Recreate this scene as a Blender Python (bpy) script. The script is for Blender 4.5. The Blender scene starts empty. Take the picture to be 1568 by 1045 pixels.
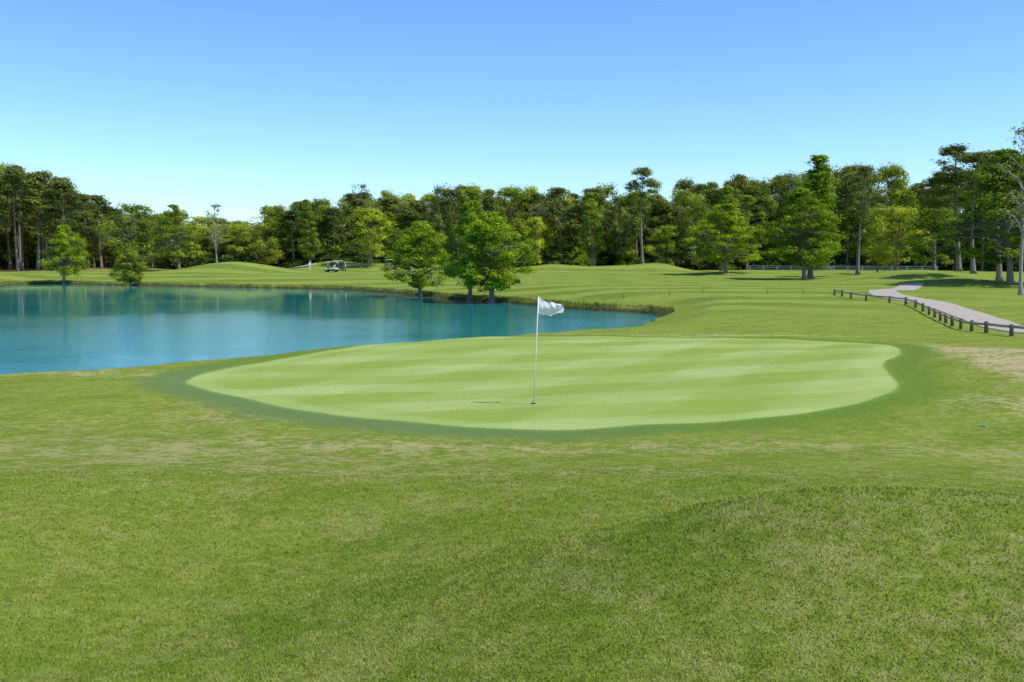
import bpy, math, random
import numpy as np
from mathutils import Vector, Matrix

random.seed(7); RNG = np.random.default_rng(7)
scene = bpy.context.scene
COL = scene.collection

# ------------------------------------------------------------------ helpers
def build_mesh(name, V, faces_list, mats=(), mat_idx=None, smooth=False, attrs=None):
    me = bpy.data.meshes.new(name)
    V = np.asarray(V, dtype=np.float32)
    loops = np.concatenate([f.reshape(-1) for f in faces_list]).astype(np.int32)
    tot = np.concatenate([np.full(len(f), f.shape[1], dtype=np.int32) for f in faces_list])
    starts = np.concatenate([[0], np.cumsum(tot)[:-1]]).astype(np.int32)
    me.vertices.add(len(V)); me.vertices.foreach_set("co", V.reshape(-1))
    me.loops.add(len(loops)); me.loops.foreach_set("vertex_index", loops)
    me.polygons.add(len(tot)); me.polygons.foreach_set("loop_start", starts)
    for m in mats: me.materials.append(m)
    if mat_idx is not None:
        me.polygons.foreach_set("material_index", np.asarray(mat_idx, dtype=np.int32))
    me.polygons.foreach_set("use_smooth", np.full(len(tot), bool(smooth)) if not isinstance(smooth, np.ndarray) else smooth)
    me.update(calc_edges=True)
    if attrs:
        for k, a in attrs.items():
            at = me.attributes.new(k, 'FLOAT', 'POINT')
            at.data.foreach_set("value", np.asarray(a, dtype=np.float32))
    me.validate()
    return me

def add_obj(name, me, parent=None, loc=(0,0,0)):
    o = bpy.data.objects.new(name, me); COL.objects.link(o); o.location = loc
    if parent: o.parent = parent
    return o

class Geo:
    def __init__(s): s.v=[]; s.f=[]; s.m=[]; s.sm=[]
    def add(s, vs, fs, m=0, smooth=False):
        b=len(s.v); s.v += [tuple(v) for v in vs]
        for f in fs: s.f.append([i+b for i in f]); s.m.append(m); s.sm.append(smooth)
    def tube(s, pts, rad, n=8, m=0, cap=True):
        pts=[Vector(p) for p in pts]; vs=[]; fs=[]
        ref=None
        for i,p in enumerate(pts):
            a=pts[max(i-1,0)]; b=pts[min(i+1,len(pts)-1)]
            d=(b-a).normalized()
            if ref is None:
                ref = d.orthogonal().normalized()
            ref=(ref-d*ref.dot(d)).normalized(); q=d.cross(ref)
            for k in range(n):
                t=2*math.pi*k/n
                vs.append(p+(ref*math.cos(t)+q*math.sin(t))*rad[i])
        for i in range(len(pts)-1):
            for k in range(n):
                fs.append([i*n+k, i*n+(k+1)%n, (i+1)*n+(k+1)%n, (i+1)*n+k])
        if cap:
            fs.append(list(range(n))[::-1]); fs.append([(len(pts)-1)*n+k for k in range(n)])
        s.add(vs,fs,m,True)
    def box(s, c, sz, m=0, rot=None, bev=0.0, taper=(1,1)):
        x,y,z=[a/2 for a in sz]; b=min(bev,min(x,y,z)*.9)
        R = rot or Matrix.Identity(3)
        prof=[(-x+b,-y),(x-b,-y),(x,-y+b),(x,y-b),(x-b,y),(-x+b,y),(-x,y-b),(-x,-y+b)] if b>0 else [(-x,-y),(x,-y),(x,y),(-x,y)]
        n=len(prof); lev=[(-z,1-b/x if b else 1),(-z+b,1),(z-b,1),(z,1-b/x if b else 1)] if b>0 else [(-z,1),(z,1)]
        vs=[];fs=[]
        for i,(h,k) in enumerate(lev):
            tt=(h+z)/(2*z); kx=1+(taper[0]-1)*tt; ky=1+(taper[1]-1)*tt
            for px,py in prof:
                vs.append(R@Vector((px*k*kx,py*k*ky,h))+Vector(c))
        for i in range(len(lev)-1):
            for k in range(n): fs.append([i*n+k,i*n+(k+1)%n,(i+1)*n+(k+1)%n,(i+1)*n+k])
        fs.append(list(range(n))[::-1]); fs.append([(len(lev)-1)*n+k for k in range(n)])
        s.add(vs,fs,m)
    def mesh(s,name,mats):
        me=bpy.data.meshes.new(name); me.from_pydata(s.v,[],s.f)
        for m in mats: me.materials.append(m)
        for p,i,sm in zip(me.polygons,s.m,s.sm): p.material_index=i; p.use_smooth=sm
        me.update(); return me

def smooth_poly(pts, k=5, closed=True):
    P=np.array(pts,float); n=len(P); out=[]
    rng = range(n) if closed else range(n-1)
    for i in rng:
        if closed: p0,p1,p2,p3=P[(i-1)%n],P[i],P[(i+1)%n],P[(i+2)%n]
        else: p0,p1,p2,p3=P[max(i-1,0)],P[i],P[i+1],P[min(i+2,n-1)]
        for j in range(k):
            t=j/k
            out.append(0.5*((2*p1)+(-p0+p2)*t+(2*p0-5*p1+4*p2-p3)*t*t+(-p0+3*p1-3*p2+p3)*t**3))
    if not closed: out.append(P[-1])
    return np.array(out)

def sdf_poly(x,y,P):
    d=np.full(x.shape,1e18); inside=np.zeros(x.shape,bool); n=len(P)
    for i in range(n):
        ax,ay=P[i]; bx,by=P[(i+1)%n]; ex,ey=bx-ax,by-ay
        wx,wy=x-ax,y-ay
        t=np.clip((wx*ex+wy*ey)/(ex*ex+ey*ey+1e-12),0,1)
        dd=(wx-ex*t)**2+(wy-ey*t)**2
        np.minimum(d,dd,out=d)
        if abs(ey)>1e-12:
            c=((ay>y)!=(by>y))&(x<ex*(y-ay)/ey+ax)
            inside^=c
    d=np.sqrt(d); return np.where(inside,-d,d)

def sst(a,b,x):
    t=np.clip((x-a)/(b-a),0,1); return t*t*(3-2*t)

# ------------------------------------------------------------------ layout (metres)
WATER_Z=-1.03
POND=smooth_poly([(-60,19),(-30,20.5),(-20,23.0),(-15,26.4),(-11,30.2),(-8,33.4),(-5.5,36.2),(-3,38.8),(-1,42),(1.5,45.8),
 (4.5,48.5),(6.5,52),(8.2,58),(9.9,65.5),(9.0,70),(6,73),(3.3,77),(0,84),(-4,91),(-8,98),(-11,105),(-16,113),(-21,121),
 (-33,129),(-50,138),(-62,145),(-71,149),(-73,142),(-68,130),(-66,115),(-72,100),(-85,80),(-92,50),(-78,28)],4)
GREEN=smooth_poly([(-7.7,23.2),(-7.5,25.3),(-6.45,28.1),(-5.0,30.7),(-3.65,33.0),(-1.0,34.6),(1.8,35.2),(6.2,35.0),(9.4,33.9),
 (11.6,31.0),(10.9,27.4),(9.4,24.7),(8.8,22.7),(8.3,21.0),(7.25,19.57),(5.7,18.3),(4.0,17.3),(2.2,16.7),(.7,16.4),
 (-.93,16.7),(-2.6,17.36),(-3.84,18.3),(-5.74,20.3),(-7.05,21.8)],5)

MOUNDS=[ # x,y,amp,sx,sy
 (1.7,5.9,.50,1.6,1.0),(4.2,5.7,.30,2.0,1.1),(-1.8,6.0,-.36,1.4,2.0),(-5.3,8.3,.34,2.0,2.0),(-.4,10.0,.16,1.8,1.1),(5,10.8,.06,2,1.2),
 (14.5,24,.45,3.0,4.5),(-12,19,.15,4,3),(1.5,31,.14,5,3),(-4.5,22,-.06,3,3),(8,26,.12,3,4),(9,13,-.15,2.5,2.5),
 (-48.6,172,1.9,6.5,6),(-36,193,1.4,5,6),(-24,190,1.4,8,6),(8,185,1.3,5,6),(19,182,.9,4,5),(27,181,1.5,3.6,5),
 (38,158,.6,7,6),(50,122,1.25,5,7),(44,97,.8,6,7),(60,135,1.0,7,8),(-75,182,.8,9,7),(-10,192,.7,7,6),
 (13,52,.25,4,5),(20,80,.3,9,10),(31,70,.3,4,7),(16,100,.3,12,8)]
def land(x,y):
    s=np.clip((16.2-y)/14.2,0,1)
    z=1.3*s**1.4
    z=z-0.28*sst(34,46,y)+0.28*sst(50,62,y)*1.0
    z=z+0.4*sst(100,200,y)
    for (a,b,h,sx,sy) in MOUNDS:
        z=z+h*np.exp(-((x-a)/sx)**2*.5-((y-b)/sy)**2*.5)
    z=z+.025*np.sin(x*.9+1.3*np.sin(y*.5))*np.sin(y*.7+x*.2)+.012*np.sin(x*2.3+y*1.1)*np.sin(y*1.9-x*.6)
    return z
def height(x,y,dp=None):
    if dp is None: dp=sdf_poly(x,y,POND)
    L=land(x,y)
    W=4.0+10*sst(60,110,y)
    t=sst(0,1,dp/W)
    lip=-1.12+ .42*sst(-.1,.55,dp)
    out=lip*(1-t)+L*t
    ins=-1.12-1.8*sst(0,6,-dp)
    return np.where(dp>0,out,ins)
def gz(x,y): return float(height(np.array([float(x)]),np.array([float(y)]))[0])

# ------------------------------------------------------------------ node helpers
def new_mat(name):
    m=bpy.data.materials.new(name); m.use_nodes=True; nt=m.node_tree; nt.nodes.clear()
    return m,nt
class NT:
    def __init__(s,nt): s.nt=nt
    def n(s,t,**kw):
        nd=s.nt.nodes.new(t)
        for k,v in kw.items(): setattr(nd,k,v)
        return nd
    def put(s,sock,v):
        if isinstance(v,bpy.types.NodeSocket): s.nt.links.new(v,sock)
        elif v is not None:
            if hasattr(sock.default_value,'__len__') and not hasattr(v,'__len__'): v=[v]*len(sock.default_value)
            if hasattr(sock.default_value,'__len__') and len(sock.default_value)==4 and len(v)==3: v=(*v,1)
            sock.default_value=v
    def math(s,op,a,b=None,c=None,clamp=False):
        nd=s.n('ShaderNodeMath',operation=op,use_clamp=clamp); s.put(nd.inputs[0],a)
        if b is not None: s.put(nd.inputs[1],b)
        if c is not None: s.put(nd.inputs[2],c)
        return nd.outputs[0]
    def mix(s,f,a,b,mode='MIX'):
        nd=s.n('ShaderNodeMix',data_type='RGBA',blend_type=mode); s.put(nd.inputs[0],f); s.put(nd.inputs[6],a); s.put(nd.inputs[7],b)
        return nd.outputs[2]
    def noise(s,vec,scale,detail=3,rough=.55):
        nd=s.n('ShaderNodeTexNoise'); s.put(nd.inputs['Vector'],vec); nd.inputs['Scale'].default_value=scale
        nd.inputs['Detail'].default_value=detail; nd.inputs['Roughness'].default_value=rough
        return nd.outputs['Fac']
    def sstep(s,v,a,b,o0=0.,o1=1.):
        nd=s.n('ShaderNodeMapRange',interpolation_type='SMOOTHSTEP'); s.put(nd.inputs[0],v)
        nd.inputs[1].default_value=a; nd.inputs[2].default_value=b; nd.inputs[3].default_value=o0; nd.inputs[4].default_value=o1
        return nd.outputs[0]
    def attr(s,name): return s.n('ShaderNodeAttribute',attribute_name=name).outputs['Fac']
    def pos(s): return s.n('ShaderNodeNewGeometry').outputs['Position']
    def mapping(s,vec,scale=(1,1,1),rot=(0,0,0)):
        nd=s.n('ShaderNodeMapping'); s.put(nd.inputs[0],vec); nd.inputs['Scale'].default_value=scale; nd.inputs['Rotation'].default_value=rot
        return nd.outputs[0]
    def sep(s,vec):
        nd=s.n('ShaderNodeSeparateXYZ'); s.put(nd.inputs[0],vec); return nd.outputs
    def vscale(s,c,f):
        sc=s.n('ShaderNodeVectorMath',operation='SCALE'); s.put(sc.inputs[0],c); s.put(sc.inputs['Scale'],f); return sc.outputs[0]
    def principled(s,col,rough=.6,spec=.3,normal=None,metal=0):
        nd=s.n('ShaderNodeBsdfPrincipled'); s.put(nd.inputs['Base Color'],col); s.put(nd.inputs['Roughness'],rough)
        nd.inputs['Specular IOR Level'].default_value=spec; nd.inputs['Metallic'].default_value=metal
        if normal is not None: s.put(nd.inputs['Normal'],normal)
        return nd
    def bump(s,h,strength=.3,dist=.02):
        nd=s.n('ShaderNodeBump'); s.put(nd.inputs['Height'],h); s.put(nd.inputs['Strength'],strength); nd.inputs['Distance'].default_value=dist
        return nd.outputs[0]
    def out(s,sh):
        o=s.n('ShaderNodeOutputMaterial'); s.nt.links.new(sh,o.inputs[0])

def simple(name,col,rough=.6,var=.15,scale=8,spec=.3,metal=0,bump=0):
    m,nt=new_mat(name); N=NT(nt); tc=N.n('ShaderNodeTexCoord').outputs['Object']
    f=N.noise(tc,scale,4); c=N.mix(f,[a*(1-var) for a in col],[min(1,a*(1+var)) for a in col])
    nm=N.bump(f,.4,bump) if bump else None
    N.out(N.principled(c,rough,spec,nm,metal).outputs[0]); return m

# ------------------------------------------------------------------ ground material
def ground_material(name,blade=False):
    m,nt=new_mat(name); N=NT(nt); P=N.pos()
    big=N.noise(P,.35,3); mid=N.noise(P,1.7,4,.6); fine=N.noise(P,14,5,.7); vfine=N.noise(P,75,4,.75)
    tuft=N.noise(P,6.5,7,.78)
    c=N.mix(N.sstep(big,.35,.65),(.152,.228,.024),(.212,.278,.032))
    q=N.sep(N.mapping(P,(1,1,1),(0,0,math.radians(-33))))
    ms=N.math('SINE',N.math('MULTIPLY',N.math('ADD',q[1],N.math('MULTIPLY',big,1.6)),2*math.pi/1.7))
    c=N.mix(N.sstep(ms,-.4,.4,0,.45),c,(.262,.316,.046))
    c=N.mix(N.sstep(mid,.42,.68,0,.50),c,(.265,.290,.055))
    c=N.mix(N.sstep(tuft,.38,.52,.50,0),c,(.098,.160,.016))
    c=N.mix(N.sstep(tuft,.52,.66,0,.50),c,(.310,.335,.075))
    c=N.mix(N.sstep(fine,.40,.66,0,.40),c,(.122,.185,.018))
    c=N.mix(N.sstep(vfine,.52,.74,0,.55),c,(.335,.360,.085))
    c=N.mix(N.sstep(vfine,.30,.46,.5,0),c,(.085,.132,.014))
    if not blade:
        fw=N.attr('fairway')
        q=N.sep(N.mapping(P,(1,1,1),(0,0,math.radians(14))))
        w=N.math('ADD',q[1],N.math('MULTIPLY',big,1.2))
        st=N.math('SINE',N.math('MULTIPLY',w,2*math.pi/8.0))
        fc=N.mix(N.sstep(st,-.3,.3),(.125,.198,.025),(.235,.302,.056))  # lighter fairway stripes: lawn sheen put into the base colour
        fc=N.mix(N.sstep(N.noise(P,.12,4),.4,.65,0,.45),fc,(.220,.264,.042))
        fc=N.mix(N.sstep(N.noise(P,.9,6,.7),.40,.55,.28,0),fc,(.12,.175,.022))
        fc=N.mix(N.sstep(mid,.4,.7,0,.25),fc,(.21,.25,.036))
        c=N.mix(fw,c,fc)
    dry=N.attr('dry')
    dm=N.math('ADD',N.math('ADD',N.math('MULTIPLY',mid,.35),N.math('MULTIPLY',tuft,.65)),N.math('MULTIPLY',dry,.07))
    dn=N.sstep(dm,.50,.60)
    f=N.math('MULTIPLY',dry,N.math('ADD',N.math('MULTIPLY',dn,.92),.04),clamp=True)
    c=N.mix(f,c,N.mix(fine,(.54,.43,.24),(.42,.36,.16)))
    sp=N.noise(P,5.0,5,.7)
    c=N.mix(N.sstep(sp,.66,.73,0,.55),c,(.38,.34,.14))
    sp2=N.noise(P,2.9,6,.75)
    c=N.mix(N.sstep(sp2,.60,.68,0,.42),c,(.08,.15,.016))
    if not blade:
        gd=N.attr('green_d'); pd=N.attr('pond_d')
        wob=N.math('ADD',gd,N.math('MULTIPLY',N.math('SUBTRACT',mid,.5),.6))
        col=N.mix(N.sstep(fine,.35,.65),(.112,.195,.026),(.168,.255,.042))
        col=N.mix(N.sstep(tuft,.38,.52,.35,0),col,(.08,.150,.018))
        bl=N.attr('collar_blue'); col=N.mix(N.math('MULTIPLY',bl,.9),col,N.mix(fine,(.100,.172,.052),(.175,.248,.098)))
        cm=N.math('MULTIPLY',N.sstep(wob,.6,1.5,1,0),.90)
        c=N.mix(cm,c,col)
        wp=N.math('MULTIPLY',N.math('SUBTRACT',N.noise(P,.30,2),.5),.5)
        q=N.sep(N.mapping(P,(1,1,1),(0,0,math.radians(-15))))
        s1=N.math('SINE',N.math('MULTIPLY',N.math('ADD',q[1],wp),2*math.pi/3.0))
        q2=N.sep(N.mapping(P,(1,1,1),(0,0,math.radians(-60))))
        s2=N.math('SINE',N.math('MULTIPLY',N.math('ADD',q2[1],wp),2*math.pi/3.4))
        sm=N.math('ADD',N.math('MULTIPLY',N.sstep(s1,-.35,.35),.6),N.math('MULTIPLY',N.sstep(s2,-.4,.4),.4))
        sm=N.math('MULTIPLY',sm,N.sstep(N.noise(P,.18,3),.34,.58,.30,1),clamp=True)
        gc=N.mix(sm,(.208,.300,.044),(.360,.435,.160))  # pale mowing bands: sheen of the mown turf painted into the colour
        gc=N.mix(N.sstep(big,.4,.7,0,.30),gc,(.255,.330,.068))
        gc=N.mix(N.sstep(mid,.42,.66,0,.20),gc,(.305,.365,.105))
        gc=N.mix(N.sstep(fine,.4,.7,0,.25),gc,(.190,.275,.042))
        gc=N.mix(N.sstep(tuft,.38,.52,.28,0),gc,(.17,.25,.038))
        gc=N.mix(N.sstep(vfine,.35,.7,0,.25),gc,(.34,.39,.13))
        gc=N.mix(N.math('MULTIPLY',N.sstep(gd,-.7,-.4),.40),gc,(.33,.42,.14))
        gdw=N.math('ADD',gd,N.math('MULTIPLY',N.math('SUBTRACT',fine,.5),.22))
        c=N.mix(N.sstep(gdw,-.05,.09,1,0),c,gc)
        c=N.mix(N.math('MULTIPLY',N.attr('straw'),N.sstep(N.noise(P,.25,5,.7),.30,.55)),c,(.26,.155,.070))
        c=N.mix(N.math('MULTIPLY',N.attr('sand'),1),c,N.mix(mid,(.50,.43,.30),(.60,.54,.42)))
        bk=N.sstep(N.math('ADD',pd,N.math('MULTIPLY',N.math('SUBTRACT',fine,.5),.5)),.15,.65,1,0)
        c=N.mix(bk,c,N.mix(fine,(.035,.030,.015),(.10,.09,.035)))
        hh=N.math('ADD',N.math('ADD',N.math('MULTIPLY',fine,.5),N.math('MULTIPLY',vfine,.5)),N.math('MULTIPLY',tuft,.8))
        stg=N.sstep(gd,-.05,.3,.12,.8)
        nm=N.bump(hh,stg,.045)
        N.out(N.principled(c,.95,.015,nm).outputs[0])
    else:
        rn=N.attr('tint'); cc=N.vscale(c,rn)
        geo=N.n('ShaderNodeNewGeometry')
        ad=N.n('ShaderNodeVectorMath',operation='ADD'); N.put(ad.inputs[0],N.vscale(geo.outputs['Normal'],.55)); ad.inputs[1].default_value=(0,0,.8)
        no=N.n('ShaderNodeVectorMath',operation='NORMALIZE'); N.put(no.inputs[0],ad.outputs[0])
        d=N.n('ShaderNodeBsdfDiffuse'); N.put(d.inputs[0],cc); N.put(d.inputs['Normal'],no.outputs[0])
        t=N.n('ShaderNodeBsdfTranslucent'); N.put(t.inputs[0],cc)
        mx=N.n('ShaderNodeMixShader'); mx.inputs[0].default_value=.22
        nt.links.new(d.outputs[0],mx.inputs[1]); nt.links.new(t.outputs[0],mx.inputs[2])
        N.out(mx.outputs[0])
    return m
M_ground=ground_material('turf')
M_blade=ground_material('grass_blades',True)

# ------------------------------------------------------------------ terrain
ang=np.concatenate([np.radians(np.arange(-36,36.01,.1)), np.radians(np.arange(40,321,4.))])
rad=np.concatenate([[.3,.8,1.4],np.exp(np.linspace(math.log(2),math.log(260),560)),np.exp(np.linspace(math.log(275),math.log(6000),24))])
A,Rr=np.meshgrid(ang,rad); X=(np.sin(A)*Rr); Y=(np.cos(A)*Rr)
na,nr=len(ang),len(rad)
x=X.ravel(); y=Y.ravel()
dp=sdf_poly(x,y,POND)
dp=dp+.25*np.sin(x*.8+y*.5)*np.sin(y*.9-x*.3)*sst(0,20,y)
dg=sdf_poly(x,y,GREEN)
z=height(x,y,dp)
i=np.arange(nr-1)[:,None]*na; j=np.arange(na)[None,:]; j2=(j+1)%na
quads=np.stack([i+j,i+j2,i+na+j2,i+na+j],-1).reshape(-1,4)[:,::-1]
V=np.stack([x,y,z],1); V=np.vstack([V,[[0,0,float(land(np.array([0.]),np.array([0.]))[0])]]])
tri=np.stack([np.full(na,len(V)-1),(np.arange(na)+1)%na,np.arange(na)],1)
def dryfun(x,y):
    g=lambda a,b,sx,sy: np.exp(-((x-a)/sx)**2*.5-((y-b)/sy)**2*.5)
    return np.clip(.42*g(0.,14.2,3.4,.45)+.28*g(4.5,14.6,2.0,.4)+.30*g(-2.5,15.0,1.5,.3)+1.3*g(12.8,26.5,.8,2.8)+1.2*g(11.9,22.3,.55,1.5)+.9*g(10.4,18.4,1.1,1.0)+.4*g(8,13,1.5,1.6)
      +.6*g(-10.5,24.0,1.6,.6)+.35*g(-5,18,1.2,1.0)+.25*g(-7.5,14,3,2)+.3*g(-3.6,12.5,2.6,1.6)+.5*g(6,37.5,4,.6)+1.0*g(8.5,36.2,3,.3)+.3*g(1.5,11.5,2.5,.5)+.3*g(3.5,4.6,1.2,.8)+.16,0,1)
dry=dryfun(x,y)
fair=sst(46,62,y)*(1-sst(176,190,y))*sst(1.5,4,dp)*(1-.6*sst(.33,.45,x/np.maximum(y,1)))
straw=sst(168,180,y)*np.clip(sst(-62,-72,x)+sst(196,204,y),0,1)
sand=(((x+42)/4.2)**2+((y-190)/3.2)**2<1).astype(float)
sand=np.maximum(sand,(((x+29.5)/2.5)**2+((y-186)/1.5)**2<1))
cb=(1-sst(-1.5,5.5,x))*(1-sst(23,29,y))
pad=lambda a: np.append(a,a[0])
me=build_mesh('ground',V,[quads,tri],[M_ground],smooth=True,attrs=dict(green_d=pad(dg),pond_d=pad(dp),dry=pad(dry),fairway=pad(fair),straw=pad(straw),sand=pad(sand),collar_blue=pad(cb)))
me.flip_normals() if me.polygons[1000].normal.z<0 else None
add_obj('ground',me)

nb=420000
u=RNG.random(nb); r=3.1+(u**1.25)*12.5
a=np.radians(RNG.uniform(-32,32,nb))
bx=np.sin(a)*r; by=np.cos(a)*r
keep=(sdf_poly(bx,by,GREEN)>1.4)&(RNG.random(nb)<1-.85*sst(8,15.5,r)); bx,by,r=bx[keep],by[keep],r[keep]; nb=len(bx)
bz=land(bx,by)
fade=1-sst(8,15.5,r)
hgt=RNG.uniform(.006,.019,nb)*(0.4+.6*fade); wd=.0014+.0004*r
th=RNG.uniform(0,2*math.pi,nb); ln=RNG.uniform(.3,1.5,nb)*hgt; la=RNG.uniform(0,2*math.pi,nb)
b0=np.stack([bx-np.cos(th)*wd,by-np.sin(th)*wd,bz-.002],1); b1=np.stack([bx+np.cos(th)*wd,by+np.sin(th)*wd,bz-.002],1)
b2=np.stack([bx+np.cos(la)*ln,by+np.sin(la)*ln,bz+hgt],1)
BV=np.stack([b0,b1,b2],1).reshape(-1,3)
BF=np.arange(nb*3).reshape(-1,3)
tint=np.repeat(RNG.uniform(.85,1.5,nb),3)
add_obj('rough_grass',build_mesh('rough_grass',BV,[BF],[M_blade],attrs=dict(tint=tint,dry=dryfun(BV[:,0],BV[:,1]))))

PP=np.vstack([POND,POND[:1]]); seg=np.diff(PP,axis=0); sl_=np.linalg.norm(seg,axis=1); cum=np.concatenate([[0],np.cumsum(sl_)])
ns=60000; ss=RNG.random(ns)*cum[-1]; ii=np.clip(np.searchsorted(cum,ss)-1,0,len(seg)-1); tt=(ss-cum[ii])/sl_[ii]
pp=PP[ii]+seg[ii]*tt[:,None]; nrm=np.stack([seg[ii][:,1],-seg[ii][:,0]],1)/sl_[ii][:,None]
o_=RNG.uniform(.0,.9,ns); sgn=1 if sdf_poly(np.array([pp[0,0]+nrm[0,0]*.5]),np.array([pp[0,1]+nrm[0,1]*.5]),POND)[0]>0 else -1
pp=pp+nrm*(o_*sgn)[:,None]
kp=(pp[:,1]>60)&(np.abs(pp[:,0])<90); patch=(np.sin(pp[:,0]*.7+pp[:,1]*.4)+np.sin(pp[:,0]*2.1))*.25+.6
kp&=RNG.random(ns)<np.clip(patch,.15,1); pp=pp[kp]; n2=len(pp)
pz=height(pp[:,0],pp[:,1])
h2=RNG.uniform(.10,.38,n2)*np.where(pp[:,1]<90,1.0,.8); wd2=.02; th=RNG.uniform(0,6.28,n2)
b0=np.stack([pp[:,0]-np.cos(th)*wd2,pp[:,1]-np.sin(th)*wd2,pz-.02],1); b1=np.stack([pp[:,0]+np.cos(th)*wd2,pp[:,1]+np.sin(th)*wd2,pz-.02],1)
b2=np.stack([pp[:,0]+RNG.normal(0,.09,n2),pp[:,1]+RNG.normal(0,.09,n2),pz+h2],1)
M_reed=simple('bank_grass',(.15,.155,.045),.9,.5,3,spec=.02)
add_obj('bank_grass',build_mesh('bank_grass',np.stack([b0,b1,b2],1).reshape(-1,3),[np.arange(n2*3).reshape(-1,3)],[M_reed]))

# ------------------------------------------------------------------ water
m,nt=new_mat('pond_water'); N=NT(nt); P=N.pos()
w1=N.noise(N.mapping(P,(.9,1.8,1),(0,0,.25)),1.6,4,.6)
w2=N.noise(N.mapping(P,(.5,1.3,1),(0,0,-.2)),.45,3,.5)
w3=N.noise(N.mapping(P,(1,2.2,1),(0,0,.1)),6.0,3,.6)
hh=N.math('ADD',N.math('ADD',N.math('MULTIPLY',w1,.5),N.math('MULTIPLY',w2,.4)),N.math('MULTIPLY',w3,.20))
yy=N.sep(P)[1]
calm=N.math('MULTIPLY',N.sstep(N.noise(N.mapping(P,(.03,.06,1)),1.0,3),.42,.62,.45,1),N.sstep(yy,40,100,1.,.16))
nm=N.bump(hh,N.math('MULTIPLY',calm,.36),.10)
c=N.mix(N.noise(P,.03,2),(.003,.205,.215),(.005,.255,.250))
pr=N.principled(c,.035,.5,nm); pr.inputs['IOR'].default_value=1.33
N.out(pr.outputs[0]); M_water=m
g_=Geo(); g_.add([(-105,16,WATER_Z),(14,16,WATER_Z),(14,158,WATER_Z),(-105,158,WATER_Z)],[[0,1,2,3]])
add_obj('pond_water',g_.mesh('pond_water',[M_water]))

# ------------------------------------------------------------------ tree materials
m,nt=new_mat('leaves'); N=NT(nt)
oi=N.n('ShaderNodeObjectInfo'); t=N.attr('tint')
hs=N.mix(N.sstep(t,.6,1.5),oi.outputs['Color'],N.mix(1.0,oi.outputs['Color'],(1.3,1.15,.75),'MULTIPLY'))
sc=N.vscale(hs,t)
d=N.n('ShaderNodeBsdfDiffuse'); N.put(d.inputs[0],sc)
tr=N.n('ShaderNodeBsdfTranslucent'); N.put(tr.inputs[0],N.mix(1.0,sc,(1.25,1.25,.6),'MULTIPLY'))
mx=N.n('ShaderNodeMixShader'); mx.inputs[0].default_value=.38
nt.links.new(d.outputs[0],mx.inputs[1]); nt.links.new(tr.outputs[0],mx.inputs[2])
N.out(mx.outputs[0]); M_leaf=m
M_bark=simple('bark',(.21,.17,.135),.9,.4,3,bump=.03)
M_bark_g=simple('grey_bark',(.32,.29,.25),.9,.35,3,bump=.03)

def env(kind,t):
    t=min(max(t,0),1)
    if kind=='pine': return (.55+.55*math.sin(math.pi*min(1,t*1.05))**.8)*(1-.72*t**2.6)
    if kind=='cypress': return max(.10,math.sin(math.pi*t**.58)**.75)
    if kind=='spire': return max(.05,(min(1,t/.18))*(1-t)**.75)
    if kind=='bush': return max(.3,math.sqrt(max(0,1-t*t)))
    return max(.15,math.sqrt(max(0,1-(1.85*t-.9)**2)))

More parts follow.
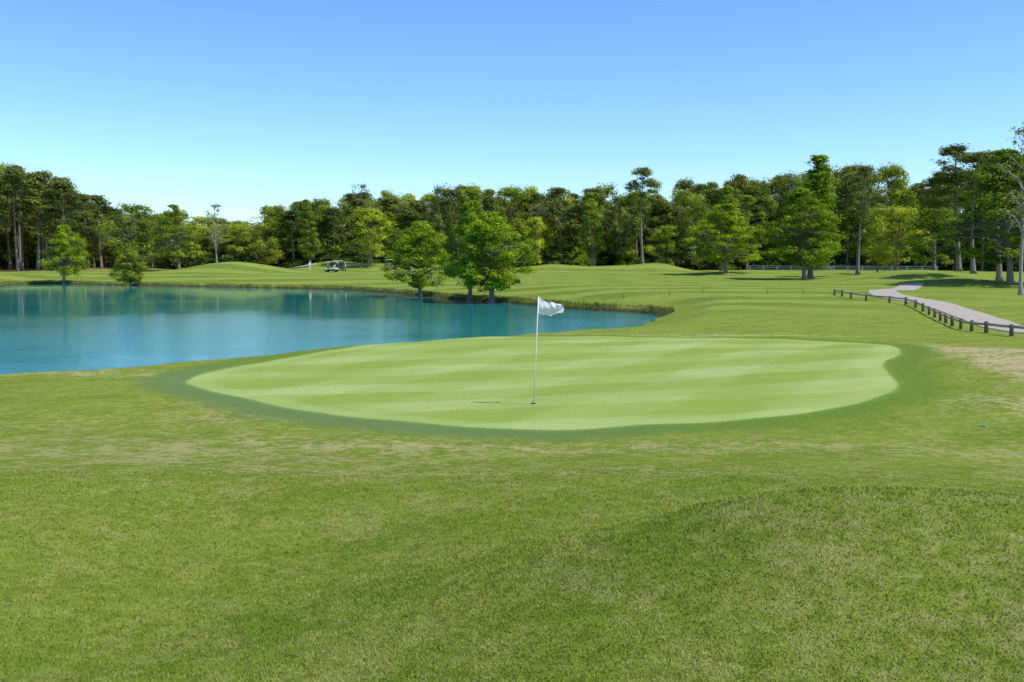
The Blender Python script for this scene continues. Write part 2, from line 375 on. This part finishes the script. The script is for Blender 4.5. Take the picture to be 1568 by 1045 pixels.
def make_tree(name,kind,seed,H,R,lo,nc,lpc,leaf,cr,bark=0,flat=.65,trunk_r=None,lean=.03):
    rs=np.random.default_rng(seed); G=Geo(); mats=[M_bark_g if bark else M_bark,M_leaf]
    tr=trunk_r or H*.014
    npt=9; ph=rs.uniform(0,6.28,2); pts=[];rr=[]
    for i in range(npt):
        t=i/(npt-1)
        w=lean*H*(math.sin(t*2.6+ph[0])-math.sin(ph[0]))*.6
        w2=lean*H*(math.sin(t*3.1+ph[1])-math.sin(ph[1]))*.6
        pts.append(Vector((w,w2,H*.95*t-(.25 if i==0 else 0)))); rr.append(tr*(1-.86*t)*(1.7 if i==0 else 1))
    if kind in('cypress','spire'): rr[0]=tr*2.3
    pts.insert(1,pts[0].lerp(pts[1],.35)); rr.insert(1,tr*1.12)
    if kind!='bush': G.tube(pts,rr,8,0)
    def on_trunk(zz):
        k=min(max(zz/(H*.95),0),1)*(npt-1); i=int(min(k,npt-2)); f=k-i
        base=[pts[0]]+pts[2:]
        return base[i].lerp(base[i+1],f), tr*(1-.86*k/(npt-1))
    LV=[];LT=[]
    lob=rs.uniform(.74,1.18,6); lph=rs.uniform(0,6.28)
    for c in range(nc):
        t=rs.random()**.9 if kind!='pine' else rs.random()**.8
        if c<3: t=.93+.03*c
        hh=lo+(1-lo)*t; an=rs.uniform(0,6.28)
        lobf=lob[int((an/6.2832)*6)%6]*(1+.16*math.sin(t*9+lph+an))
        rd=R*env(kind,t)*lobf*(rs.random()**.42)*.92
        p0,_=on_trunk(hh*H)
        ce=p0+Vector((math.cos(an)*rd,math.sin(an)*rd,0)); ce.z=min(ce.z,H-cr*.4)
        if kind=='bush': ce=Vector((math.cos(an)*rd,math.sin(an)*rd,hh*H))
        drop={'pine':.25,'cypress':.15,'spire':.1,'broad':.75,'bush':.3}[kind]
        if rd>.3 and kind!='bush':
            s,srad=on_trunk(max(lo*H*.85,ce.z-drop*rd-.1))
            mid=s.lerp(ce,.5)+Vector((rs.normal()*.1*rd,rs.normal()*.1*rd,.12*rd))
            b=min(srad*.6,.012+.022*rd)
            G.tube([s,mid,ce,ce+(ce-mid)*.35],[b,b*.7,b*.4,b*.12],5,0,cap=False)
            for q in range(2):
                e=ce+Vector(rs.normal(size=3))*cr*.6
                G.tube([mid.lerp(ce,.4+.3*q),e],[b*.4,b*.1],4,0,cap=False)
        r=cr*rs.uniform(.55,1.3)*(1-.45*max(0,t-.75)/.25 if kind in('cypress','spire') else 1)
        n=int(lpc*rs.uniform(.6,1.3)*(r/cr)**1.6)+8
        dv=rs.normal(size=(n,3)); dv/=np.linalg.norm(dv,axis=1)[:,None]
        rad_=r*(rs.random(n)**.45)
        k=rs.normal(size=(3,3)); wob=1+.26*np.sin(dv@k.T*3).sum(1)/1.5
        pc=np.array(ce)+dv*(rad_*wob)[:,None]*np.array([1,1,flat])
        nrm=dv*.9+rs.normal(size=(n,3))*.45+np.array([0,0,.7]); nrm/=np.linalg.norm(nrm,axis=1)[:,None]
        aux=rs.normal(size=(n,3)); a1=np.cross(nrm,aux); a1/=np.linalg.norm(a1,axis=1)[:,None]; a2=np.cross(nrm,a1)
        s=leaf*rs.uniform(.5,1.35,n)[:,None]; s2=s*rs.uniform(.35,.8,n)[:,None]
        q=np.stack([pc-a1*s*.5,pc+a2*s2*.5-a1*s*.05,pc+a1*s*.55,pc-a2*s2*.5+a1*s*.1],1)
        LV.append(q.reshape(-1,3)); LT.append(np.repeat(rs.uniform(.66,1.32)*rs.uniform(.75,1.25,n),4))
    LV=np.concatenate(LV); LT=np.concatenate(LT)
    tv=np.array(G.v) if G.v else np.zeros((0,3)); nt_=len(tv)
    by={}
    for f in G.f: by.setdefault(len(f),[]).append(f)
    fl=[np.array(v) for v in by.values()]; nf=sum(len(f) for f in fl)
    lf=np.arange(len(LV)).reshape(-1,4)+nt_
    V=np.vstack([tv,LV]) if nt_ else LV
    me=build_mesh(name,V,fl+[lf],mats,np.concatenate([np.zeros(nf),np.ones(len(lf))]),
        smooth=np.concatenate([np.ones(nf,bool),np.zeros(len(lf),bool)]),attrs=dict(tint=np.concatenate([np.ones(nt_),LT])))
    me['H']=H; me['R']=R
    return me

T={}
for k in range(4): T['pine%d'%k]=make_tree('pine%d'%k,'pine',10+k,18,3.3,[.48,.38,.57,.34][k],44,98,.38,1.05,lean=.02)
for k in range(2): T['pinefine%d'%k]=make_tree('pinefine%d'%k,'pine',30+k,18,3.1,[.48,.60][k],46,180,.26,.9,lean=.03)
for k in range(3): T['broad%d'%k]=make_tree('broad%d'%k,'broad',20+k,12,4.2,.14,62,125,.34,1.2)
T['cyp0']=make_tree('cyp0','cypress',50,8,3.3,.16,185,200,.16,.62,trunk_r=.2,flat=.62)
T['cyp1']=make_tree('cyp1','cypress',51,8,3.3,.14,185,200,.16,.62,trunk_r=.2,flat=.62)
T['cyp2']=make_tree('cyp2','cypress',52,8,3.3,.18,200,200,.16,.62,trunk_r=.2,flat=.62)
for k in range(2): T['cypbig%d'%k]=make_tree('cypbig%d'%k,'cypress',60+k,14,4.2,.14,170,150,.25,.9,trunk_r=.25,flat=.6)
for k in range(2): T['spire%d'%k]=make_tree('spire%d'%k,'spire',70+k,15,3.4,.12,150,120,.26,.85,trunk_r=.22,flat=.55)
for k in range(2): T['airy%d'%k]=make_tree('airy%d'%k,'broad',80+k,13,2.6,.40,40,42,.22,.75,bark=1)
for k in range(3): T['bush%d'%k]=make_tree('bush%d'%k,'bush',90+k,3.2,2.6,.05,30,95,.32,.9)

PINE=(.130,.170,.050); PINE2=(.172,.212,.062); CYP=(.180,.280,.024); CYPB=(.245,.350,.028); YEL=(.355,.425,.050); OAK=(.170,.248,.038); DARK=(.092,.125,.040)
MID=(.235,.315,.045)
def place(key,name,x,y,H,W,col,rot=None,parent=None,sink=0):
    me=T[key]; o=add_obj(name,me,parent); 
    o.location=(x,y,gz(x,y)-sink); s=W/(2*me['R']); o.scale=(s,s*random.uniform(.92,1.08),H/me['H'])
    o.rotation_euler=(0,0,random.uniform(0,6.28) if rot is None else rot); o.color=(*col,1)
    return o

place('cyp0','cypress_tree',-9.3,99.0,8.0,7.4,CYPB,.3)
place('cyp1','cypress_tree',-3.9,91.0,9.4,7.2,CYP,1.7)
place('cyp2','cypress_tree',-1.75,85.6,8.2,8.2,CYPB,4)
place('cyp1','cypress_tree',-67.6,148,9.2,7.6,CYPB,2)
place('cyp2','cypress_tree',-53.6,138,5.8,5.8,MID,5)
L=[('cypbig0','cypress_tree',-.339,172,11.5,8,MID),('broad1','oak_tree',-.388,180,11.8,9.5,OAK),('broad0','oak_tree',-.366,186,10,7,PINE2),
 ('airy0','birch_tree',-.300,188,13,5.5,(.22,.25,.14)),('spire0','cypress_tree',-.205,186,13,6,OAK),('broad2','oak_tree',-.146,184,10.8,9,YEL),
 ('cypbig1','cypress_tree',-.128,190,10,7,CYP),('airy1','birch_tree',-.150,215,19,6,(.15,.18,.10)),
 ('broad0','oak_tree',.024,196,10.4,6.5,YEL),('spire1','cypress_tree',.081,188,14.6,7,MID),('pinefine1','pine_tree',.133,184,18.3,7.6,PINE2),
 ('cypbig0','cypress_tree',.218,152,11.0,10.2,CYPB),('spire0','cypress_tree',.213,178,16.0,8,MID),
 ('spire1','cypress_tree',.304,130,16.6,10.5,CYP),('cypbig1','cypress_tree',.298,127,12,9.5,CYP),
 ('broad1','oak_tree',.392,150,10.2,9,YEL),('broad2','oak_tree',.372,158,10.5,7,YEL),('pinefine0','pine_tree',.352,140,15.8,6.5,PINE2),
 ('pinefine0','pine_tree',.455,132,17.2,9,PINE),('pinefine1','pine_tree',.470,128,16,8,PINE),('pinefine0','pine_tree',.43,150,16,7.5,PINE),('broad0','oak_tree',.43,140,9,9,OAK),
 ('cypbig0','cypress_tree',.508,90,12.6,10.5,OAK),('pinefine1','pine_tree',.497,112,15,8,PINE2),('cypbig1','cypress_tree',.545,92,14,9,CYP),
 ('airy0','birch_tree',.519,74,12.9,4.2,(.22,.25,.14)),
 ('broad2','oak_tree',-.02,205,9,8,MID),('broad1','oak_tree',.055,204,9.5,8,OAK),('broad0','oak_tree',.155,200,9,8,MID)]
for k,n,t,d,H,W,c in L: place(k,n,t*d,d,H,W,c)
for k in range(28):
    xx=RNG.uniform(-112,-80); yy=RNG.uniform(176,200)
    if k<8: xx=-110+k*3.6+RNG.uniform(-1,1); yy=RNG.uniform(174,182)
    place('pine%d'%(k%4),'pine_tree',xx,yy,RNG.uniform(16.5,20.2)*(1-.12*sst(-92,-82,xx)),RNG.uniform(6.5,8.5),[PINE,PINE2,(.14,.18,.06)][k%3])

wood=bpy.data.objects.new('distant_trees',None); COL.objects.link(wood)
SK=np.array([(-200,20),(-115,21),(-103,21),(-96,19),(-90,16),(-86,12.5),(-78,12.4),(-69,11.2),(-64,10.4),(-54,9.2),(-50,13),(-47,15),(-40,14.5),(-33,15.6),(-26,16),
 (-15,17),(0,17.4),(9,17),(16,16.9),(34,17.4),(44,19.4),(55,19.6),(64,20.6),(76,21.2),(89,20),(96,23),(102,22.6),(112,25),(200,25)])
cnt=0
for row,yy0 in enumerate([206,212,219,227,236]):
    xx=-150+row*1.3
    while xx<160:
        xs=xx+RNG.uniform(-1.5,1.5); ys=yy0+RNG.uniform(-3,3)
        if xs>70: ys-=(xs-70)*.75
        Hh=np.interp(xs*210/ys,SK[:,0],SK[:,1])*ys/210*RNG.uniform(.78,1.07)
        gap=-87<xs<-50
        c=[PINE,PINE2,DARK,OAK,(.15,.19,.065)][RNG.integers(0,5)]
        kk='pine%d'%RNG.integers(0,4)
        if gap or RNG.random()<.42: kk='broad%d'%RNG.integers(0,3); c=[OAK,MID,YEL,(.25,.32,.05),PINE2][RNG.integers(0,5)]
        elif RNG.random()<.10: kk='airy%d'%RNG.integers(0,2); c=(.20,.23,.10)
        if gap and RNG.random()<.35: kk='airy%d'%RNG.integers(0,2)
        o=place(kk,'wood_tree_%d'%cnt,xs,ys,Hh,RNG.uniform(6.8,9.8),c,parent=wood); cnt+=1
        xx+=RNG.uniform(3.6,6.4)
for row,yy0 in enumerate([203,209,217,226,238]):
    xx=-150.
    while xx<160:
        ys=yy0+RNG.uniform(-2,2)
        if xx>70: ys-=(xx-70)*.75
        if row>0 or RNG.random()<.6:
            left=xx<-82
            if not(left and row<2):
                c=[DARK,OAK,PINE,MID,DARK][RNG.integers(0,5)]
                place('bush%d'%RNG.integers(0,3),'understorey_%d'%cnt,xx,ys,RNG.uniform(2.2,4.2)*(1+.6*(row>1))*(1.5 if left and row>2 else 1),RNG.uniform(6,9),c,parent=wood); cnt+=1
        xx+=RNG.uniform(3.0,5.0)
for row in range(3):
    xx=-80. if row<2 else -140.
    while xx<150:
        ys=208+row*12+RNG.uniform(-3,3)
        if xx>70: ys-=(xx-70)*.75
        c=[MID,OAK,PINE2,YEL,PINE,OAK][RNG.integers(0,6)]
        hl=np.interp(xx,SK[:,0],SK[:,1])
        place('broad%d'%RNG.integers(0,3),'young_tree_%d'%cnt,xx,ys,min(hl*.85,RNG.uniform(7,12.5)),RNG.uniform(6.5,9.5),c,parent=wood); cnt+=1
        xx+=RNG.uniform(4,7)

# ------------------------------------------------------------------ cart path
M_conc=simple('path_concrete',(.40,.345,.285),.9,.2,1.5,spec=.05)
pc=smooth_poly([(38,93),(34.2,85.5),(29.0,76.5),(26.2,68),(25.9,60),(24.4,51.5),(22.1,43.5),(21.0,38),(22.5,32.5),(28,28)],10,False)
tn=np.gradient(pc,axis=0); tn/=np.linalg.norm(tn,axis=1)[:,None]; nn=np.stack([tn[:,1],-tn[:,0]],1)
vs=[];fs=[]; offs=[(-1.02,-.12),(-1.0,.04),(-.5,.05),(0,.055),(.5,.05),(1.0,.04),(1.02,-.12)]
for p,n_ in zip(pc,nn):
    for o_,h_ in offs:
        q=p+n_*o_; vs.append((q[0],q[1],gz(q[0],q[1])+h_))
k=len(offs)
for i_ in range(len(pc)-1):
    for j_ in range(k-1): fs.append([i_*k+j_,i_*k+j_+1,(i_+1)*k+j_+1,(i_+1)*k+j_])
g_=Geo(); g_.add(vs,fs,0,False); add_obj('cart_path',g_.mesh('cart_path',[M_conc]))

# ------------------------------------------------------------------ low timber rail fence
M_wood=simple('weathered_wood',(.17,.12,.085),.85,.35,5,bump=.01)
M_woodl=simple('weathered_rail',(.34,.28,.22),.85,.3,5,bump=.01)
fp=smooth_poly([(23.2,70.5),(22.9,65),(24.0,61),(23.5,56.5),(21.9,50.5),(20.0,44.2),(18.8,39.3),(18.5,36.3),(19.3,33.2),(21.5,30)],12,False)
sl=np.concatenate([[0],np.cumsum(np.linalg.norm(np.diff(fp,axis=0),axis=1))])
G=Geo(); prev=None
for s_ in np.arange(0,sl[-1],2.2):
    px=np.interp(s_,sl,fp[:,0]); py=np.interp(s_,sl,fp[:,1]); pz=gz(px,py)
    rr=.075*random.uniform(.9,1.1); h=.46*random.uniform(.94,1.06)
    tx=random.uniform(-.02,.02)
    G.tube([(px,py,pz-.1),(px+tx,py,pz+h-.03),(px+tx,py,pz+h)],[rr,rr,rr*.75],9,0)
    cur=(px-.02,py-.1,pz+.36)
    if prev: 
        G.tube([prev,((prev[0]+cur[0])/2,(prev[1]+cur[1])/2,(prev[2]+cur[2])/2-.015),cur],[.055,.053,.055],8,1)
    prev=cur
add_obj('wooden_rail_fence',G.mesh('wooden_rail_fence',[M_wood,M_woodl]))

# ------------------------------------------------------------------ white board fence far right
M_white=simple('white_paint',(.72,.72,.70),.5,.06,3)
M_fence=simple('weathered_white',(.42,.44,.43),.7,.2,.6)
G=Geo(); prev=None
for k in range(0,14):
    px=46+k*2.4; py=(190-k*.9); pz=gz(px,py)
    G.box((px,py,pz+.5),(.12,.12,1.15),0,bev=.01)
    if prev:
        for hz in(.35,.68,1.0):
            a=Vector((prev[0],prev[1]-.09,prev[2]+hz)); b=Vector((px,py-.09,pz+hz)); d=b-a
            R=d.to_track_quat('X','Z').to_matrix(); G.box((a+b)/2,(d.length-.004,.03,.10),0,rot=R)
    prev=(px,py,pz)
add_obj('white_fence',G.mesh('white_fence',[M_fence]))

# ------------------------------------------------------------------ rope stakes
M_stake=simple('stake_paint',(.35,.27,.10),.6,.1,3)
G=Geo(); pv=None
for (px,py) in [(5.6,76),(8.6,75.5),(11.8,73.5),(14.4,74),(19,73),(21.4,72)]:
    pz=gz(px,py); G.tube([(px,py,pz-.05),(px,py,pz+.5),(px,py,pz+.55)],[.03,.03,.012],7,0)
    if pv: G.tube([pv,((pv[0]+px)/2,(pv[1]+py)/2,(pv[2]+pz+.48)/2-.12),(px,py,pz+.48)],[.008]*3,5,0)
    pv=(px,py,pz+.48)
add_obj('rope_stakes',G.mesh('rope_stakes',[M_stake]))

# ------------------------------------------------------------------ flagstick
fx,fy=.425,19.2; fz=gz(fx,fy)
root=bpy.data.objects.new('golf_flagstick',None); COL.objects.link(root); root.location=(fx,fy,fz)
M_pole=simple('pole_white',(.78,.78,.75),.35,.03,3,spec=.5)
M_cloth,nt=new_mat('flag_cloth'); N=NT(nt)
tc=N.n('ShaderNodeTexCoord').outputs['Object']; f=N.noise(tc,60,3)
d=N.n('ShaderNodeBsdfDiffuse'); N.put(d.inputs[0],N.mix(f,(.80,.81,.82),(.87,.87,.87)))
t_=N.n('ShaderNodeBsdfTranslucent'); N.put(t_.inputs[0],(.75,.75,.75)); mx=N.n('ShaderNodeMixShader'); mx.inputs[0].default_value=.35
nt.links.new(d.outputs[0],mx.inputs[1]); nt.links.new(t_.outputs[0],mx.inputs[2]); N.out(mx.outputs[0])
G=Geo(); lean=.095
G.tube([(0,0,-.1),(lean*.5,0,1.06),(lean,0,2.13)],[.0115,.0105,.0085],10,0)
G.tube([(lean,0,2.125),(lean,0,2.14)],[.011,.011],10,0)
add_obj('pole',G.mesh('pole',[M_pole]),root)
nu,nv=28,18; vs=[];fs=[]
for a_ in range(nu+1):
    s_=a_/nu
    for b_ in range(nv+1):
        q=b_/nv
        top=2.115-.19*s_**1.1-.03*math.sin(s_*5); bot=1.80-.04*s_-.05*math.sin(math.pi*min(1,s_*1.15))+ .05*s_**2
        zz=top*(1-q)+bot*q + .010*math.sin(s_*14+q*3)
        xx=lean+ .46*s_+.035*math.sin(q*3.1)*s_-(.012*q*(1-s_))
        yy=.05*s_*math.sin(s_*9+q*2.4)+.035*math.sin(q*7+s_*4)*min(1,s_*3)+.02*s_*math.sin(s_*22-q*6)
        vs.append((xx,yy,zz))
for a_ in range(nu):
    for b_ in range(nv): fs.append([a_*(nv+1)+b_,(a_+1)*(nv+1)+b_,(a_+1)*(nv+1)+b_+1,a_*(nv+1)+b_+1])
G=Geo(); G.add(vs,fs,0,True); add_obj('flag',G.mesh('flag',[M_cloth]),root)
M_cup=simple('cup_shade',(.02,.02,.018),.8,.1,3); G=Geo()
G.tube([(0,0,.004),(0,0,.010)],[.054,.054],20,0); add_obj('cup',G.mesh('cup',[M_cup]),root)  # near-black disc on the turf, painted shade for the inside of the hole

M_spr=simple('sprinkler_green',(.04,.26,.10),.5,.1,3); G=Geo(); sx_,sy_=8.15,16.7; sz_=gz(sx_,sy_)
G.tube([(sx_,sy_,sz_-.03),(sx_,sy_,sz_+.008),(sx_,sy_,sz_+.014)],[.075,.075,.05],16,0)
add_obj('sprinkler_head',G.mesh('sprinkler_head',[M_spr]))

# ------------------------------------------------------------------ golf carts
M_tire=simple('tyre',(.02,.02,.02),.8,.1,4); M_seat=simple('seat_vinyl',(.55,.50,.40),.5,.05,4); M_dark=simple('cart_trim',(.04,.04,.045),.5,.1,4)
M_bag=simple('golf_bag',(.03,.04,.10),.6,.1,4); M_hub=simple('wheel_hub',(.5,.5,.5),.3,.05,3,metal=.8)
M_gl,nt=new_mat('windscreen'); N=NT(nt); pr=N.principled((.7,.75,.75),.05,.5); pr.inputs['Transmission Weight'].default_value=.85; N.out(pr.outputs[0])
def cart(x,y,rot,body):
    G=Geo(); R=lambda ax,a: Matrix.Rotation(a,3,ax)
    G.box((0,0,.36),(2.25,1.08,.16),2,bev=.04)
    G.box((.88,0,.62),(.55,1.06,.42),0,bev=.10,taper=(.72,.92))
    G.box((.66,0,.86),(.12,.98,.16),2,rot=R('Y',.4),bev=.03)
    G.box((-.72,0,.60),(.78,1.08,.36),0,bev=.10)
    G.box((-.20,0,.56),(.45,1.02,.26),0,bev=.05)
    G.box((-.18,0,.75),(.52,1.00,.13),1,bev=.05)
    G.box((-.47,0,1.02),(.11,1.00,.40),1,rot=R('Y',-.15),bev=.04)
    G.box((-.05,0,1.84),(1.75,1.14,.07),4,bev=.03)
    for s in(-1,1):
        G.tube([(.80,.50*s,.80),(.62,.50*s,1.35),(.52,.50*s,1.82)],[.02]*3,7,2)
        G.tube([(-.62,.50*s,.76),(-.75,.50*s,1.3),(-.78,.50*s,1.82)],[.02]*3,7,2)
        G.tube([(-.20,.53*s,.84),(-.32,.53*s,.93),(-.46,.53*s,.90)],[.016]*3,6,2)
        for wx in(.80,-.72):
            G.tube([(wx,.44*s,.23),(wx,.47*s,.23),(wx,.60*s,.23),(wx,.63*s,.23)],[.20,.235,.235,.20],20,3)
            G.tube([(wx,.625*s,.23),(wx,.64*s,.23)],[.12,.10],14,6)
        G.tube([(-.98,.2*s,.72),(-1.06,.2*s,1.2),(-1.09,.2*s,1.5)],[.13,.13,.12],12,5)
        for c_ in range(4): G.tube([(-1.08+.03*c_,.2*s+.03*(c_-1.5),1.5),(-1.10+.03*c_,.2*s+.04*(c_-1.5),1.68)],[.018,.03],6,6)
    G.tube([(.62,.25,.85),(.38,.25,1.05)],[.018,.018],6,2)
    pts=[(.36+.08*math.cos(a_),.25+.17*math.sin(a_),1.06+.12*math.cos(a_)) for a_ in np.linspace(0,2*math.pi,14)]
    G.tube(pts,[.014]*14,6,2)
    G.add([(.75,-.48,.92),(.75,.48,.92),(.545,.48,1.78),(.545,-.48,1.78)],[[0,1,2,3]],7)
    o=add_obj('golf_cart',G.mesh('golf_cart',[body,M_seat,M_dark,M_tire,M_white,M_bag,M_hub,M_gl]))
    o.location=(x,y,gz(x,y)); o.rotation_euler=(0,0,rot); return o
M_cw=simple('cart_white',(.75,.75,.70),.35,.05,3,spec=.5); M_cr=simple('cart_maroon',(.16,.03,.03),.35,.05,3,spec=.5)
cart(-31.6,172,math.radians(172),M_cw); cart(-31.5,178,math.radians(8),M_cr); cart(-22.2,180,math.radians(30),M_cr)

# ------------------------------------------------------------------ golfer
def golfer(x,y,rot,shirt,pants,club=True,s=1.0):
    J=[((0,0,.96),.125),((0,0,1.12),.12),((0,0,1.30),.145),((0,0,1.42),.11),((0,0,1.50),.055),((0,-.01,1.60),.088),((0,0,1.69),.085),
       ((.10,0,.90),.09),((.12,-.02,.50),.06),((.13,.02,.10),.042),((.13,-.14,.04),.038),
       ((-.10,0,.90),.09),((-.14,-.03,.50),.06),((-.16,.02,.10),.042),((-.17,-.14,.04),.038),
       ((.19,0,1.40),.055),((.27,.0,1.14),.042),((.30,-.12,.90),.030),((.30,-.17,.83),.030),
       ((-.19,0,1.40),.055),((-.28,.0,1.14),.042),((-.33,-.16,.92),.030),((-.34,-.22,.86),.030)]
    E=[(0,1),(1,2),(2,3),(3,4),(4,5),(5,6),(0,7),(7,8),(8,9),(9,10),(0,11),(11,12),(12,13),(13,14),(3,15),(15,16),(16,17),(17,18),(3,19),(19,20),(20,21),(21,22)]
    for hnd,sg in((18,1),(22,-1)):
        bx_,by_,bz_=J[hnd][0]
        for f_ in range(5):
            off=(f_-2)*.014
            if f_==0: J.append(((bx_-.03*sg,by_-.03,bz_-.01),.009)); J.append(((bx_-.045*sg,by_-.05,bz_-.035),.008))
            else: J.append(((bx_+off*.4,by_+off-.01,bz_-.055),.009)); J.append(((bx_+off*.4-.02*sg,by_+off-.02,bz_-.085-.006*(f_%3)),.008))
            E.append((hnd,len(J)-2)); E.append((len(J)-2,len(J)-1))
    me=bpy.data.meshes.new('golfer'); me.from_pydata([j[0] for j in J],E,[])
    m,nt=new_mat('clothes_and_skin'); N=NT(nt); o3=N.sep(N.n('ShaderNodeTexCoord').outputs['Object'])
    ax=N.math('ABSOLUTE',o3[0])
    c=N.mix(N.math('GREATER_THAN',o3[2],.98),pants,shirt)
    arm=N.math('MULTIPLY',N.math('GREATER_THAN',ax,.215),N.math('LESS_THAN',o3[2],1.18))
    head=N.math('GREATER_THAN',o3[2],1.475)
    c=N.mix(N.math('MAXIMUM',arm,head),c,(.45,.27,.18))
    c=N.mix(N.math('LESS_THAN',o3[2],.085),c,(.5,.5,.5))
    N.out(N.principled(c,.7,.2).outputs[0]); me.materials.append(m)
    o=add_obj('golfer',me)
    sk=o.modifiers.new('skin','SKIN'); sk.use_smooth_shade=True
    for v,j in zip(me.skin_vertices[0].data,J): v.radius=(j[1],j[1]*.85 if j[1]>.1 else j[1])
    me.skin_vertices[0].data[0].use_root=True
    o.modifiers.new('sub','SUBSURF').levels=1; o.modifiers['sub'].render_levels=1
    G=Geo(); G.tube([(0,.01,1.64),(0,.012,1.70),(0,.01,1.765),(0,.005,1.79)],[.098,.10,.075,.02],14,0); G.tube([(0,-.05,1.70),(0,-.17,1.685)],[.07,.05],10,0)
    G.tube([(0,-.09,1.63),(0,-.112,1.60),(0,-.09,1.595)],[.010,.016,.012],7,1)
    for s_ in(-1,1): 
        G.tube([(.033*s_,-.078,1.645),(.033*s_,-.092,1.645)],[.012,.008],7,2); G.tube([(.085*s_,.0,1.60),(.098*s_,.01,1.64)],[.014,.018],7,1)
    G.tube([(-.025,-.088,1.565),(.025,-.088,1.565)],[.006,.006],6,3)
    add_obj('cap_and_face',G.mesh('cap_and_face',[M_white,simple('skin',(.45,.27,.18)),M_dark,simple('lips',(.3,.1,.08))]),o)
    if club:
        G=Geo(); G.tube([(-.34,-.22,.90),(-.36,-.25,.78),(-.42,-.50,.03)],[.014,.012,.007],7,0); G.box((-.40,-.52,.035),(.10,.04,.05),0,bev=.01)
        add_obj('golf_club',G.mesh('golf_club',[M_hub]),o)
    o.location=(x,y,gz(x,y)); o.rotation_euler=(0,0,rot); return o
golfer(-35.4,172,math.radians(50),(.78,.78,.78),(.6,.56,.48))
golfer(-29.0,171,math.radians(-70),(.7,.7,.72),(.06,.07,.12),False)

# ------------------------------------------------------------------ light, sky, camera
el=math.radians(55); az=math.radians(109)
S=Vector((math.sin(az)*math.cos(el),math.cos(az)*math.cos(el),math.sin(el)))
ld=bpy.data.lights.new('sun','SUN'); ld.energy=4.6; ld.angle=math.radians(.5); ld.color=(1,.955,.87)
lo=bpy.data.objects.new('sun',ld); COL.objects.link(lo); lo.rotation_euler=S.to_track_quat('Z','Y').to_euler()
w=bpy.data.worlds.new('World'); scene.world=w; w.use_nodes=True; nt=w.node_tree; nt.nodes.clear()
sky=nt.nodes.new('ShaderNodeTexSky'); sky.sky_type='NISHITA'; sky.sun_disc=False; sky.sun_elevation=el; sky.sun_rotation=az
sky.air_density=1.0; sky.dust_density=.3; sky.ozone_density=2.0; sky.altitude=0
mp=nt.nodes.new('ShaderNodeMix'); mp.data_type='RGBA'; mp.blend_type='MULTIPLY'; mp.inputs[0].default_value=1; mp.inputs[7].default_value=(.150,.178,.208,1)
nt.links.new(sky.outputs[0],mp.inputs[6])
gm=nt.nodes.new('ShaderNodeGamma'); gm.inputs[1].default_value=1.25; nt.links.new(mp.outputs[2],gm.inputs[0])
mq=nt.nodes.new('ShaderNodeVectorMath'); mq.operation='SCALE'; mq.inputs['Scale'].default_value=.94/.15; nt.links.new(gm.outputs[0],mq.inputs[0])
bg=nt.nodes.new('ShaderNodeBackground'); bg.inputs[1].default_value=.15
ow=nt.nodes.new('ShaderNodeOutputWorld'); nt.links.new(mq.outputs[0],bg.inputs[0]); nt.links.new(bg.outputs[0],ow.inputs[0])
cd=bpy.data.cameras.new('camera'); cd.sensor_width=36; cd.lens=34.44; cd.clip_start=.05; cd.clip_end=12000
co=bpy.data.objects.new('camera',cd); COL.objects.link(co); co.location=(0,0,2.87); co.rotation_euler=(math.radians(90-4.84),0,0)
scene.camera=co
scene.view_settings.view_transform='Standard'; scene.view_settings.look='None'; scene.view_settings.exposure=0
